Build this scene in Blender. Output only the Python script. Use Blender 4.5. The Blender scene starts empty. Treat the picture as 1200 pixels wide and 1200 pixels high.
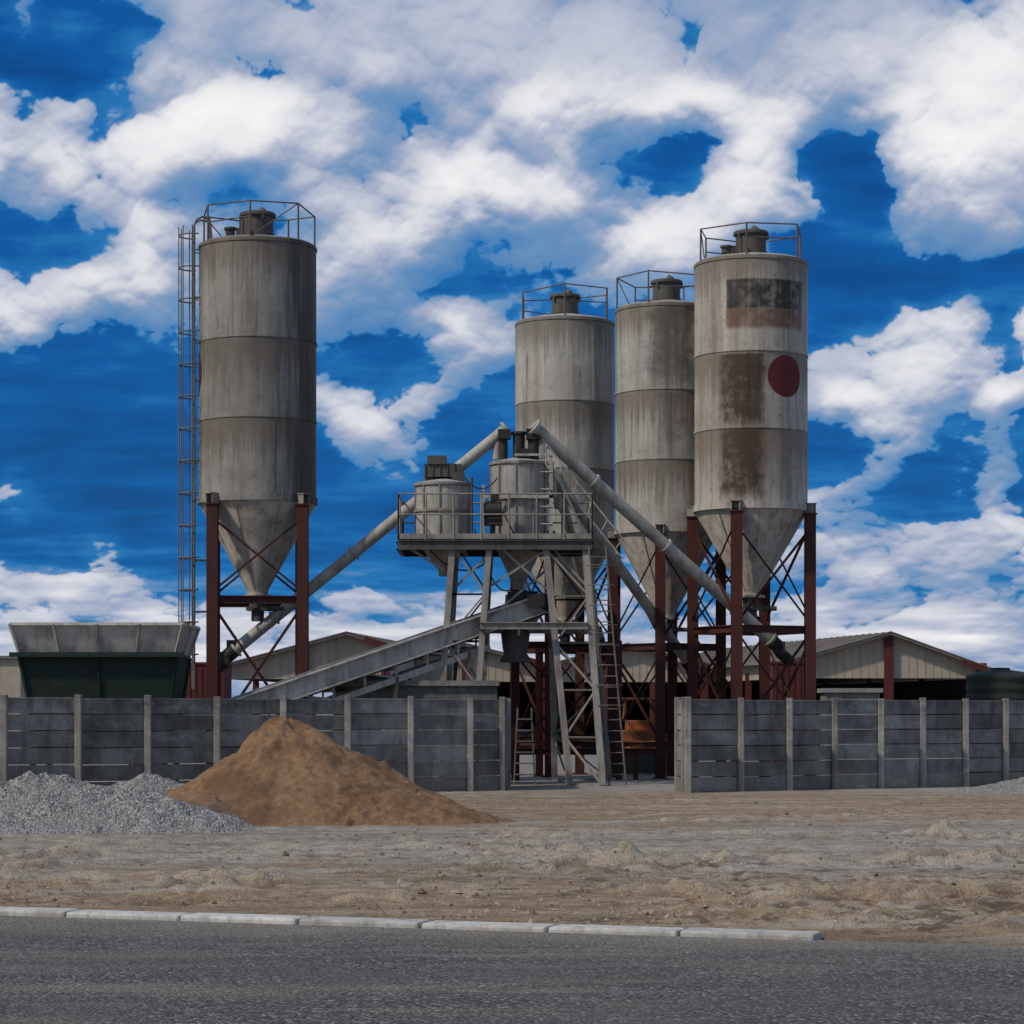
import bpy, math, random
import numpy as np
from mathutils import Vector, Matrix
random.seed(7); rng=np.random.RandomState(5)
scene=bpy.context.scene
K=2.2; F=1300.0*K; EYE=1.65; HOR=835.0
def at(u,v,y): return Vector(((u-600)*y/F, y, EYE+(HOR-v)*y/F))
TY=25.8*K                       # distance of the batching tower
def T_(u,v,d): return at(u,v,TY+d-25.8)
def ty(d): return TY+d-25.8
def G(u,d): p=T_(u,HOR,d); p.z=0; return p

# ---------------------------------------------------------------- materials
class NT:
    def __init__(s,nt): s.nt=nt; s.n=nt.nodes; s.l=nt.links
    def node(s,t,**kw):
        n=s.n.new(t)
        for k,v in kw.items(): setattr(n,k,v)
        return n
    def put(s,sock,v):
        if isinstance(v,bpy.types.NodeSocket): s.l.new(v,sock)
        elif v is not None: sock.default_value=v
    def math(s,op,a,b=None,c=None,clamp=False):
        n=s.node('ShaderNodeMath',operation=op,use_clamp=clamp)
        s.put(n.inputs[0],a); s.put(n.inputs[1],b); s.put(n.inputs[2],c)
        return n.outputs[0]
    def noise(s,vec,scale,detail=4,rough=.55,col=False,dist=0):
        n=s.node('ShaderNodeTexNoise'); s.put(n.inputs['Vector'],vec)
        n.inputs['Scale'].default_value=scale; n.inputs['Detail'].default_value=detail
        n.inputs['Roughness'].default_value=rough; n.inputs['Distortion'].default_value=dist
        return n.outputs['Color' if col else 'Fac']
    def voro(s,vec,scale,feature='F1',detail=0,out='Distance',rough=.5):
        n=s.node('ShaderNodeTexVoronoi',feature=feature); s.put(n.inputs['Vector'],vec)
        n.inputs['Scale'].default_value=scale; n.inputs['Detail'].default_value=detail
        n.inputs['Roughness'].default_value=rough
        return n.outputs[out]
    def ramp(s,f,stops):
        n=s.node('ShaderNodeValToRGB'); s.put(n.inputs[0],f); e=n.color_ramp.elements
        while len(e)<len(stops): e.new(.5)
        for i,(p,c) in enumerate(stops):
            e[i].position=p
            if not isinstance(c,(tuple,list)): c=(c,c,c)
            e[i].color=(*c[:3],1)
        return n.outputs[0]
    def mix(s,f,a,b,mode='MIX'):
        n=s.node('ShaderNodeMix',data_type='RGBA',blend_type=mode)
        s.put(n.inputs[0],f)
        for i,v in ((6,a),(7,b)):
            if isinstance(v,(tuple,list)): v=(*v[:3],1)
            s.put(n.inputs[i],v)
        return n.outputs[2]
    def smooth(s,x,a,b,lo=0,hi=1):
        n=s.node('ShaderNodeMapRange',interpolation_type='SMOOTHSTEP'); s.put(n.inputs[0],x)
        for i,v in enumerate((a,b,lo,hi)): n.inputs[i+1].default_value=v
        return n.outputs[0]
    def stretch(s,v,sc,rot=0):
        n=s.node('ShaderNodeMapping'); s.put(n.inputs[0],v); n.inputs['Scale'].default_value=sc
        n.inputs['Rotation'].default_value=(0,0,rot)
        return n.outputs[0]

def newmat(name):
    m=bpy.data.materials.new(name); m.use_nodes=True
    t=NT(m.node_tree); t.bsdf=t.n['Principled BSDF']
    t.obj=t.node('ShaderNodeTexCoord').outputs['Object']
    return m,t
def tone(t,col):
    a=t.node('ShaderNodeAttribute',attribute_name='tone').outputs['Color']
    return t.mix(1.0,col,a,'MULTIPLY')
def finish(t,col,rough=.7,bump=None,bs=.3,bd=.01,metal=0,usetone=True):
    if usetone: col=tone(t,col)
    t.put(t.bsdf.inputs['Base Color'],col); t.put(t.bsdf.inputs['Roughness'],rough)
    t.bsdf.inputs['Metallic'].default_value=metal
    t.bsdf.inputs['Specular IOR Level'].default_value=.25
    if bump is not None:
        b=t.node('ShaderNodeBump'); b.inputs['Strength'].default_value=bs; b.inputs['Distance'].default_value=bd
        t.put(b.inputs['Height'],bump); t.l.new(b.outputs[0],t.bsdf.inputs['Normal'])

def weathered(name,base,dirt,rust=(.13,.06,.03),rust_amt=.35,dirt_amt=.6,scale=1.0,rough=.65,metal=0):
    m,t=newmat(name)
    st=t.stretch(t.obj,(6*scale,6*scale,.7*scale))
    streak=t.noise(st,1.0,4,.6)
    blotch=t.noise(t.obj,1.1*scale,5,.65)
    fine=t.noise(t.obj,22*scale,3,.6)
    col=t.mix(t.math('MULTIPLY',t.smooth(streak,.42,.72),dirt_amt),base,dirt)
    col=t.mix(t.math('MULTIPLY',t.smooth(blotch,.45,.75),dirt_amt),col,dirt)
    rm=t.math('MULTIPLY',t.smooth(t.math('ADD',t.math('MULTIPLY',fine,.4),t.math('MULTIPLY',t.noise(t.obj,3.3*scale,5,.7),.75)),.60,.74),rust_amt)
    col=t.mix(rm,col,rust)
    col=t.mix(.35,col,t.ramp(fine,[(.3,.55),(.7,1.0)]),'MULTIPLY')
    finish(t,col,rough,fine,.25,.004,metal)
    return m

def silo_mat(name,base,dark,patches,right_shade=0.0,seed=0,rust=.6):
    m,t=newmat(name)
    sx=t.node('ShaderNodeSeparateXYZ'); t.put(sx.inputs[0],t.obj); x,y,z=sx.outputs
    mp=t.node('ShaderNodeMapping'); t.put(mp.inputs[0],t.obj); mp.inputs['Location'].default_value=(seed*3.7,seed*1.3,seed*5.1); ob=mp.outputs[0]
    st=t.stretch(ob,(3.0,3.0,.18)); streak=t.noise(st,1.0,6,.66)
    st2=t.stretch(ob,(13,13,.45)); streak2=t.noise(st2,1.0,4,.6)
    blotch=t.noise(ob,.85,6,.68); fine=t.noise(ob,26,3,.6); mid=t.noise(ob,4.5,6,.7)
    col=t.mix(t.math('MULTIPLY',t.smooth(streak,.40,.66),.8),base,dark)
    col=t.mix(t.math('MULTIPLY',t.smooth(streak,.54,.72),.55),col,tuple(c*.5 for c in dark))
    col=t.mix(t.math('MULTIPLY',t.smooth(streak2,.50,.75),.35),col,tuple(c*.5 for c in dark))
    col=t.mix(t.math('MULTIPLY',t.smooth(blotch,.42,.68),.6),col,dark)
    col=t.mix(t.math('MULTIPLY',t.smooth(mid,.5,.7),.35),col,tuple(c*.6 for c in dark))
    col=t.mix(t.math('MULTIPLY',t.smooth(t.noise(ob,1.7,5,.7),.56,.70),.4),col,tuple(min(c*1.2,.6) for c in base))
    if right_shade:  # shade on the side away from the sun, painted into the shell colour
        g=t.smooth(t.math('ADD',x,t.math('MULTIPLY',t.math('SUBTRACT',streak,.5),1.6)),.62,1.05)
        col=t.mix(t.math('MULTIPLY',g,right_shade),col,tuple(c*.30 for c in dark))
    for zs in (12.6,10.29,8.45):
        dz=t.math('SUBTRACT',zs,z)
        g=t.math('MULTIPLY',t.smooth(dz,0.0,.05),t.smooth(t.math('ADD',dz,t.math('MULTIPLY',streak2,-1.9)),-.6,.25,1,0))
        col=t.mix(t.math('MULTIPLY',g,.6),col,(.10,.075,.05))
    wn=t.math('SUBTRACT',t.noise(ob,2.4,6,.7),.5)
    for (x0,x1,z0,z1,c,a,e) in patches:
        wob=t.math('MULTIPLY',wn,e*3.5)
        xx=t.math('ADD',x,wob); zz=t.math('ADD',z,t.math('MULTIPLY',wn,e*2.0))
        f=t.math('MULTIPLY',t.smooth(xx,x0-e,x0+e),t.smooth(xx,x1-e,x1+e,1,0))
        run=t.math('ADD',zz,t.math('MULTIPLY',streak2,e*4))
        f=t.math('MULTIPLY',f,t.math('MULTIPLY',t.smooth(run,z0,z0+e*5),t.smooth(zz,z1-.03,z1+.03,1,0)))
        f=t.math('MULTIPLY',f,t.smooth(y,-.1,.1,1,0))
        f=t.math('MULTIPLY',f,t.smooth(t.math('ADD',t.math('MULTIPLY',mid,.6),t.math('MULTIPLY',streak,.5)),.38,.60,.55,1))
        col=t.mix(t.math('MULTIPLY',f,a),col,c)
    rs=t.smooth(t.noise(ob,5,8,.75),.60,.69)
    col=t.mix(t.math('MULTIPLY',rs,rust),col,(.12,.06,.03))
    rr=t.math('MULTIPLY',t.smooth(t.noise(t.stretch(ob,(22,22,.35)),1,2,.5),.64,.73),t.smooth(t.noise(ob,1.1,3,.6),.46,.60))
    col=t.mix(t.math('MULTIPLY',rr,rust),col,(.11,.06,.035))
    col=t.mix(.35,col,t.ramp(fine,[(.3,.6),(.7,1.0)]),'MULTIPLY')
    hgt=t.math('ADD',t.math('MULTIPLY',t.noise(ob,1.6,2,.5),1.0),t.math('MULTIPLY',fine,.05))
    finish(t,col,.60,hgt,.7,.04)
    return m

M={}
M['grey']=weathered('painted_steel_grey',(.30,.28,.245),(.10,.09,.075),rust_amt=.55)
M['lgrey']=weathered('painted_steel_pale',(.42,.40,.355),(.17,.155,.13),rust_amt=.45)
M['dgrey']=weathered('dirty_steel',(.10,.095,.085),(.04,.036,.032),rust_amt=.45)
M['red']=weathered('red_oxide_steel',(.080,.021,.016),(.032,.017,.013),rust=(.03,.02,.016),rust_amt=.6)
M['cone']=weathered('cone_paint',(.45,.41,.345),(.19,.16,.12),rust_amt=.7)
M['black']=weathered('black_machinery',(.025,.026,.025),(.06,.05,.04),rust_amt=.2)
M['green']=weathered('green_paint',(.010,.030,.022),(.02,.026,.02),rust_amt=.2,dirt_amt=.5)
M['tank']=weathered('tank_plastic',(.030,.038,.028),(.05,.05,.04),rust_amt=.1,dirt_amt=.5)
M['beige']=weathered('beige_cladding',(.42,.36,.275),(.27,.23,.175),rust_amt=.15,scale=.5,dirt_amt=.5)
M['roof']=weathered('roof_sheeting',(.21,.19,.165),(.12,.11,.09),scale=.5)
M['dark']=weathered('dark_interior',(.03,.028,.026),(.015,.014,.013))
M['shedred']=weathered('red_cladding',(.10,.021,.018),(.055,.017,.014),scale=.6,rust_amt=.2)
M['disc']=weathered('red_disc_paint',(.125,.018,.019),(.075,.018,.017),rust_amt=.25,dirt_amt=.5)
M['orange']=weathered('orange_paint',(.36,.12,.035),(.2,.08,.04),rust_amt=.3)
M['rubber']=weathered('rubber',(.02,.02,.02),(.05,.045,.04),rust_amt=0)
M['rail']=weathered('handrail_steel',(.16,.15,.13),(.08,.07,.06),rust_amt=.5)
M['railred']=weathered('rusty_handrail',(.15,.12,.10),(.07,.055,.045),rust_amt=.7)

def concrete(name,base,dark,sc=1.0,grime=True):
    m,t=newmat(name)
    a=t.noise(t.obj,1.3*sc,6,.65); b=t.noise(t.obj,14*sc,4,.65)
    st=t.noise(t.stretch(t.obj,(5*sc,5*sc,.9*sc)),1,5,.6)
    col=t.mix(t.smooth(a,.35,.68),base,dark)
    col=t.mix(t.math('MULTIPLY',t.smooth(st,.45,.7),.5),col,tuple(c*.5 for c in dark))
    if grime:
        sx=t.node('ShaderNodeSeparateXYZ'); t.put(sx.inputs[0],t.obj)
        col=t.mix(t.math('MULTIPLY',t.smooth(t.math('ADD',sx.outputs[2],t.math('MULTIPLY',a,-.9)),-.4,.15,1,0),.55),col,(.22,.185,.145))
        col=t.mix(t.math('MULTIPLY',t.smooth(t.math('ADD',sx.outputs[2],t.math('MULTIPLY',st,.9)),2.1,2.4),.5),col,tuple(c*.45 for c in dark))
        w=t.smooth(t.noise(t.stretch(t.obj,(1.2,1.2,3)),1,6,.72),.55,.68)
        col=t.mix(t.math('MULTIPLY',w,.4),col,tuple(min(1,c*1.5) for c in base))
    col=t.mix(.5,col,t.ramp(b,[(.3,.55),(.7,1.05)]),'MULTIPLY')
    finish(t,col,.9,b,.5,.008)
    return m
M['wall']=concrete('precast_concrete',(.275,.265,.240),(.150,.144,.130))
M['post']=concrete('precast_concrete_post',(.34,.328,.30),(.21,.202,.185))
M['kerb']=concrete('kerb_concrete',(.62,.60,.55),(.42,.40,.36),2.5,grime=False)
M['stone']=concrete('loose_stone',(.40,.34,.27),(.24,.20,.16),2.5,grime=False)
M['slab']=concrete('slab_concrete',(.36,.35,.32),(.22,.21,.19))

# ---------------------------------------------------------------- mesh builder
class MB:
    def __init__(s): s.v=[]; s.f=[]; s.t=[]; s.sm=[]
    def add(s,vs,fs,tone=1.0,smooth=False):
        o=len(s.v); s.v+= [tuple(v) for v in vs]
        for f in fs: s.f.append(tuple(i+o for i in f)); s.t.append(tone); s.sm.append(smooth)
    def box(s,c,size,tone=1.0,rot=0):
        hx,hy,hz=[a/2 for a in size]; cr,sr=math.cos(rot),math.sin(rot)
        vs=[]
        for z in (-hz,hz):
            for x,y in ((-hx,-hy),(hx,-hy),(hx,hy),(-hx,hy)):
                vs.append((c[0]+x*cr-y*sr,c[1]+x*sr+y*cr,c[2]+z))
        s.add(vs,[(3,2,1,0),(4,5,6,7),(0,1,5,4),(1,2,6,5),(2,3,7,6),(3,0,4,7)],tone)
    def frame(s,p,q):
        p=Vector(p);q=Vector(q);d=(q-p).normalized()
        up=Vector((0,0,1)) if abs(d.z)<.97 else Vector((0,1,0))
        a=d.cross(up).normalized(); b=a.cross(d).normalized()
        return p,q,a,b
    def prism(s,p,q,prof,tone=1.0,smooth=False,caps=True):
        p,q,a,b=s.frame(p,q); n=len(prof)
        vs=[p+a*x+b*y for x,y in prof]+[q+a*x+b*y for x,y in prof]
        fs=[(i,(i+1)%n,n+(i+1)%n,n+i) for i in range(n)]
        s.add(vs,fs,tone,smooth)
        if caps: s.add(vs,[tuple(range(n))[::-1],tuple(range(n,2*n))],tone)
    def beam(s,p,q,w,h=None,tone=1.0):
        h=h or w; s.prism(p,q,[(-w/2,-h/2),(w/2,-h/2),(w/2,h/2),(-w/2,h/2)],tone)
    def hbeam(s,p,q,w,h,t=.022,tone=1.0):
        a,b=w/2,h/2; k=t/2
        s.prism(p,q,[(-a,-b),(a,-b),(a,-b+t),(k,-b+t),(k,b-t),(a,b-t),(a,b),(-a,b),(-a,b-t),(-k,b-t),(-k,-b+t),(-a,-b+t)],tone,caps=False)
    def angle(s,p,q,w,t=.012,tone=1.0):
        s.prism(p,q,[(0,0),(w,0),(w,t),(t,t),(t,w),(0,w)],tone)
    def tube(s,p,q,r,seg=12,tone=1.0,r2=None):
        p,q,a,b=s.frame(p,q); r2=r if r2 is None else r2
        cs=[(math.cos(2*math.pi*i/seg),math.sin(2*math.pi*i/seg)) for i in range(seg)]
        vs=[p+a*x*r+b*y*r for x,y in cs]+[q+a*x*r2+b*y*r2 for x,y in cs]
        s.add(vs,[(i,(i+1)%seg,seg+(i+1)%seg,seg+i) for i in range(seg)],tone,True)
        s.add(vs,[tuple(range(seg))[::-1],tuple(range(seg,2*seg))],tone)
    def lathe(s,c,prof,seg=72,tone=1.0,smooth=True):
        vs=[];fs=[];n=len(prof)
        for r,z in prof:
            for i in range(seg):
                a=2*math.pi*i/seg; vs.append((c[0]+r*math.cos(a),c[1]+r*math.sin(a),c[2]+z))
        for k in range(n-1):
            for i in range(seg):
                j=(i+1)%seg; fs.append((k*seg+i,k*seg+j,(k+1)*seg+j,(k+1)*seg+i))
        s.add(vs,fs,tone,smooth)
    def ring(s,c,r,z,rad,seg=48,a0=0,a1=2*math.pi,ts=6):
        n=seg; pts=[Vector((c[0]+r*math.cos(a0+(a1-a0)*i/n),c[1]+r*math.sin(a0+(a1-a0)*i/n),z)) for i in range(n+1)]
        for i in range(n): s.tube(pts[i],pts[i+1],rad,ts)
    def obj(s,name,mat,parent=None,origin=None):
        me=bpy.data.meshes.new(name)
        o=Vector(origin) if origin is not None else Vector((0,0,0))
        vs=[(v[0]-o.x,v[1]-o.y,v[2]-o.z) for v in s.v]
        me.from_pydata(vs,[],s.f); 
        me.polygons.foreach_set('use_smooth',s.sm)
        ca=me.color_attributes.new('tone','FLOAT_COLOR','CORNER')
        arr=[]
        for p,t in zip(me.polygons,s.t):
            c=(t,t,t,1.0) if not isinstance(t,tuple) else (*t,1.0)
            arr.extend(list(c)*p.loop_total)
        ca.data.foreach_set('color',arr)
        me.materials.append(M[mat] if isinstance(mat,str) else mat)
        me.update()
        ob=bpy.data.objects.new(name,me); scene.collection.objects.link(ob); ob.location=o
        if parent: ob.parent=parent; ob.matrix_parent_inverse=Matrix.Translation(-parent.location)
        return ob
def empty(name,loc=(0,0,0)):
    e=bpy.data.objects.new(name,None); e.location=loc; scene.collection.objects.link(e)
    bpy.context.view_layer.update(); return e

# ---------------------------------------------------------------- noise
def _h(a,b,seed):
    n=(a*374761393+b*668265263+seed*974634777)&0x7fffffff
    n=((n^(n>>13))*1274126177)&0x7fffffff
    return ((n^(n>>16))&0xffff)/65535.0
def vnoise(x,y,seed=0):
    xi=np.floor(x).astype(np.int64); yi=np.floor(y).astype(np.int64); xf=x-xi; yf=y-yi
    u=xf*xf*(3-2*xf); v=yf*yf*(3-2*yf)
    return (_h(xi,yi,seed)*(1-u)+_h(xi+1,yi,seed)*u)*(1-v)+(_h(xi,yi+1,seed)*(1-u)+_h(xi+1,yi+1,seed)*u)*v
def fbm(x,y,o=5,seed=0,g=.5):
    s=0;a=1;t=0
    for i in range(o):
        s=s+a*(vnoise(x*2**i,y*2**i,seed+i)-.5); t+=a; a*=g
    return s/t*2
def perlin(x,y,seed=0):
    xi=np.floor(x).astype(np.int64); yi=np.floor(y).astype(np.int64); xf=x-xi; yf=y-yi
    u=xf**3*(xf*(xf*6-15)+10); v=yf**3*(yf*(yf*6-15)+10)
    def g(a,b,dx,dy):
        th=_h(a,b,seed)*2*math.pi; return np.cos(th)*dx+np.sin(th)*dy
    return ((g(xi,yi,xf,yf)*(1-u)+g(xi+1,yi,xf-1,yf)*u)*(1-v)+(g(xi,yi+1,xf,yf-1)*(1-u)+g(xi+1,yi+1,xf-1,yf-1)*u)*v)*1.5
def pf(x,y,o,seed,g=.5,ab=False):
    s=0;a=1;t=0
    for i in range(o):
        c,sn=math.cos(i*1.1),math.sin(i*1.1); f=1.97**i
        n=perlin((x*c-y*sn)*f+i*13.7,(x*sn+y*c)*f+i*7.3,seed+i)
        s=s+a*(np.abs(n) if ab else n); t+=a; a*=g
    return s/t
def domes(x,y,seed):
    """field of overlapping round bumps: the cauliflower heads of a cumulus"""
    xi=np.floor(x).astype(np.int64); yi=np.floor(y).astype(np.int64); h=np.zeros_like(x)
    for i in (-1,0,1):
        for j in (-1,0,1):
            a=xi+i; b=yi+j
            dx=a+.15+.7*_h(a,b,seed)-x; dy=b+.15+.7*_h(a,b,seed+50)-y; r=.55+.45*_h(a,b,seed+90)
            h=np.maximum(h,np.sqrt(np.maximum(r*r-dx*dx-dy*dy,0)))
    return h
def sstep(x,a,b):
    t=np.clip((x-a)/(b-a),0,1); return t*t*(3-2*t)
KS=-.346
def kerb_y(x): return 18.15+KS*(x-2.22)
def grid_mesh(name,xs,ys,zf,mat,keep=None,attr=None):
    X,Y=np.meshgrid(xs,ys); Z=zf(X,Y)
    V=np.stack([X.ravel(),Y.ravel(),Z.ravel()],1)
    ob=quad_mesh(name,V,len(xs),len(ys),mat,keep)
    if attr:
        a=ob.data.attributes.new(attr[0],'FLOAT','POINT'); a.data.foreach_set('value',attr[1](X,Y).ravel().astype(np.float32))
    return ob
def quad_mesh(name,V,nx,ny,mat,keep=None):
    i=np.arange(nx*ny).reshape(ny,nx)
    Fc=np.stack([i[:-1,:-1].ravel(),i[:-1,1:].ravel(),i[1:,1:].ravel(),i[1:,:-1].ravel()],1)
    if keep is not None:
        cx=V[Fc].mean(1); Fc=Fc[keep(cx)]
    me=bpy.data.meshes.new(name); me.vertices.add(len(V)); me.vertices.foreach_set('co',V.ravel())
    me.loops.add(Fc.size); me.loops.foreach_set('vertex_index',Fc.ravel())
    me.polygons.add(len(Fc)); me.polygons.foreach_set('loop_start',np.arange(0,Fc.size,4)); me.polygons.foreach_set('loop_total',np.full(len(Fc),4))
    me.update(calc_edges=True)
    me.polygons.foreach_set('use_smooth',[True]*len(me.polygons))
    me.materials.append(mat); ob=bpy.data.objects.new(name,me); scene.collection.objects.link(ob); return ob

# ---- ground
def rut_field(x,y):
    z=0*x
    for (y0,sl,cv,w,dp) in ((23.5,.12,.010,.20,.06),(25.3,.12,.010,.20,.06),(27.5,-.10,.006,.22,.06),(29.2,-.10,.006,.22,.06),(21.4,-.18,.015,.2,.06),(32.5,.08,-.005,.25,.06),(34.2,.08,-.005,.25,.05),(24.4,.30,-.010,.2,.06),(26.1,.30,-.010,.2,.06),(20.6,-.2,.01,.2,.05),(37.5,-.12,.005,.25,.05),(39.2,-.12,.005,.25,.05),(22.6,-.25,-.01,.2,.06),(30.6,.16,0,.22,.05),(28.2,.45,.02,.22,.06),(30.0,.45,.02,.22,.06)):
        c=y0+sl*x+cv*x*x+.3*np.sin(x*.7+y0)+.12*np.sin(x*2.1+y0*3); d=(y-c)
        tread=.55+.45*np.sign(np.sin(x*20+np.abs(d)*14))
        on=.2+.8*sstep(fbm(x*.35+y0,y*.3,2,int(y0*10)),-.3,.2)
        z=z+on*(-dp*np.exp(-(d/w)**2)*tread+dp*1.1*np.exp(-((np.abs(d)-w*1.7)/(w*.6))**2)*(.6+1.4*fbm(x*3,y*2,3,3)))
    return z
def ground_z(x,y):
    near=sstep(y-kerb_y(x),.3,1.2)*(1-sstep(y,46,54))
    scuff=sstep(fbm(x*.35,y*.22,3,41)+.50*sstep(x,-1.5,2.5)*(1-sstep(y,26,30)),.12,.55)
    amp=.32+1.3*scuff
    rough=.045*fbm(x*.8,y*.7,5,11)+.085*np.maximum(fbm(x*2.4,y*1.9,4,21,.64)-.08,0)+.034*fbm(x*8,y*5.5,4,31,.62)
    z=near*(rough*amp+rut_field(x,y)*(.35+.65*amp))
    yw=46.2+.579*(x+9.7)
    z=z+.24*np.exp(-((y-yw+.3)/2.0)**2)*(1-sstep(x,-7.5,-3.5))*(1-sstep(y,yw+.5,yw+3))
    s=y-kerb_y(x)
    n=.35*fbm(x*1.0,0*x+3,4,9)
    spill=sstep(x,2.2,2.35)
    zs=z+.015-.09*sstep(-(s+n),-1.0,.1)
    zk=z-.012*np.exp(-(np.maximum(s-.3,0)/.4)**2)
    zk=np.where(s<.24,-.3,zk)
    zs=np.where(s+n<-.45,-.3,zs)
    return zk*(1-spill)+zs*spill
def graded(a,b,st,far,g=1.12):
    c=list(np.arange(a,b,st)); s=st; p=c[-1]
    while p<far: s*=g; p+=s; c.append(p)
    return c
ys=[-400,-100,-20,0,8,12]+graded(14,54,.075,5000)
xr=graded(0,12.5,.042,5000); xs=[-v for v in xr[:0:-1]]+xr
gm,t=newmat('sandy_ground')
sx=t.node('ShaderNodeSeparateXYZ'); t.put(sx.inputs[0],t.obj); gx,gy,gz=sx.outputs
w=t.noise(t.obj,.22,5,.6); f1=t.noise(t.obj,5,6,.68); f2=t.noise(t.obj,40,3,.6); st=t.noise(t.stretch(t.obj,(.30,.9,1)),1,6,.7)
st3=t.noise(t.stretch(t.obj,(.40,2.4,1),.10),1,6,.72); st4=t.noise(t.stretch(t.obj,(.10,2.2,1),-.12),1,4,.7)
sand=t.mix(t.smooth(f1,.35,.65),(.29,.19,.112),(.44,.32,.205))
greyc=t.mix(t.smooth(f1,.35,.65),(.31,.28,.235),(.46,.425,.365))
gp=t.math('ADD',t.math('MULTIPLY',t.math('SUBTRACT',st,.5),16.0),t.math('MULTIPLY',t.math('SUBTRACT',w,.5),10.0))
yy=t.math('ADD',gy,gp)
gb=t.math('MULTIPLY',t.smooth(yy,22.5,27),t.smooth(yy,34.0,39,1,0))
gb=t.math('MULTIPLY',gb,t.smooth(st3,.3,.6,.4,.95))
gb=t.math('MAXIMUM',gb,t.smooth(t.math('ADD',gy,t.math('MULTIPLY',gp,.3)),46,53))
col=t.mix(gb,sand,greyc)
col=t.mix(t.math('MULTIPLY',t.smooth(st4,.50,.62),.55),col,(.49,.45,.385))
col=t.mix(t.math('MULTIPLY',t.smooth(st4,.50,.38),.45),col,(.21,.155,.105))
col=t.mix(t.math('MULTIPLY',t.smooth(st3,.50,.62),.5),col,(.19,.13,.08))
rut=t.node('ShaderNodeAttribute',attribute_name='rut').outputs['Fac']
col=t.mix(t.math('MULTIPLY',t.smooth(rut,-.012,-.045),.6),col,(.13,.09,.058))
col=t.mix(t.math('MULTIPLY',t.smooth(rut,.015,.06),.45),col,(.50,.42,.32))
col=t.mix(t.math('MULTIPLY',t.smooth(gz,.01,-.05),.55),col,(.14,.098,.063))
dk=t.smooth(t.noise(t.stretch(t.obj,(.8,1.0,1)),1.3,7,.80),.51,.60)
fr=t.math('MULTIPLY',t.smooth(gy,30,25),t.smooth(t.math('ADD',gx,gp),-2.5,2))
dk=t.math('MULTIPLY',dk,t.math('ADD',t.math('MULTIPLY',fr,.45),.42))
col=t.mix(dk,col,(.115,.078,.05))
col=t.mix(t.math('MULTIPLY',t.smooth(gz,.03,.08),.3),col,(.42,.34,.24))
col=t.mix(t.smooth(gy,56,75),col,(.27,.24,.21))
col=t.mix(.6,col,t.ramp(f2,[(.3,.5),(.7,1.1)]),'MULTIPLY')
finish(t,col,.95,t.math('ADD',f1,t.math('MULTIPLY',f2,.35)),1.0,.07,usetone=False)
grid_mesh('ground',xs,ys,ground_z,gm,attr=('rut',lambda X,Y:rut_field(X,Y)*(1-sstep(Y,44,48))))

# ---- road
rm,t=newmat('asphalt')
v=t.voro(t.obj,42,out='Color'); vs=t.node('ShaderNodeSeparateColor'); t.put(vs.inputs[0],v)
d=t.voro(t.obj,42); a=t.noise(t.obj,.6,5,.6); b=t.noise(t.obj,18,4,.7)
col=t.ramp(vs.outputs[0],[(0,(.045,.043,.039)),(.6,(.085,.080,.073)),(.85,(.145,.138,.127)),(1,(.30,.29,.27))])
col=t.mix(t.math('MULTIPLY',t.smooth(a,.4,.7),.7),col,(.110,.102,.090)); col=t.mix(.5,col,t.ramp(b,[(.3,.4),(.7,1.3)]),'MULTIPLY')
sx=t.node('ShaderNodeSeparateXYZ'); t.put(sx.inputs[0],t.obj)
s=t.math('ADD',sx.outputs[1],t.math('MULTIPLY',sx.outputs[0],-KS))
dust=t.math('MULTIPLY',t.smooth(t.math('ADD',s,t.math('MULTIPLY',t.noise(t.stretch(t.obj,(.5,.9,1)),.8,6,.7),3.6)),18.9,21.2),.65)
dust=t.math('MAXIMUM',dust,t.math('MULTIPLY',t.smooth(t.noise(t.stretch(t.obj,(.25,1.1,1),-.33),1.2,6,.7),.46,.68),.40))
col=t.mix(dust,col,(.27,.235,.185))
finish(t,col,.9,t.math('ADD',t.math('MULTIPLY',d,-1.5),b),.9,.015,usetone=False)
rx=[-4000,-400,-60]+list(np.arange(-14,14.1,.5))+[60,400,4000]
mb=MB(); vs=[];fs=[]
for i,x in enumerate(rx):
    y=kerb_y(x)-.001
    vs+= [(x,y-11.5,-.12),(x,y-6,-.01),(x,y+.06,-.045)]
    if i: o=3*i; fs+=[(o-3,o,o+1,o-2),(o-2,o+1,o+2,o-1)]
mb.add(vs,fs,smooth=True); mb.obj('road',rm)
# kerb
mb=MB(); L=1.05*math.cos(math.atan(KS)); ang=math.atan(KS)
x=2.30
while x>-60:
    x0=x-L; cx=(x+x0)/2; cy=kerb_y(cx)+.15
    mb.box((cx,cy,-.080+random.uniform(-.008,.006)),(1.03,.30,.17),random.uniform(.75,1.1),ang+random.uniform(-.010,.010))
    x=x0
kb=mb.obj('kerb','kerb'); bv=kb.modifiers.new('b','BEVEL'); bv.width=.022; bv.segments=2
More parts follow.
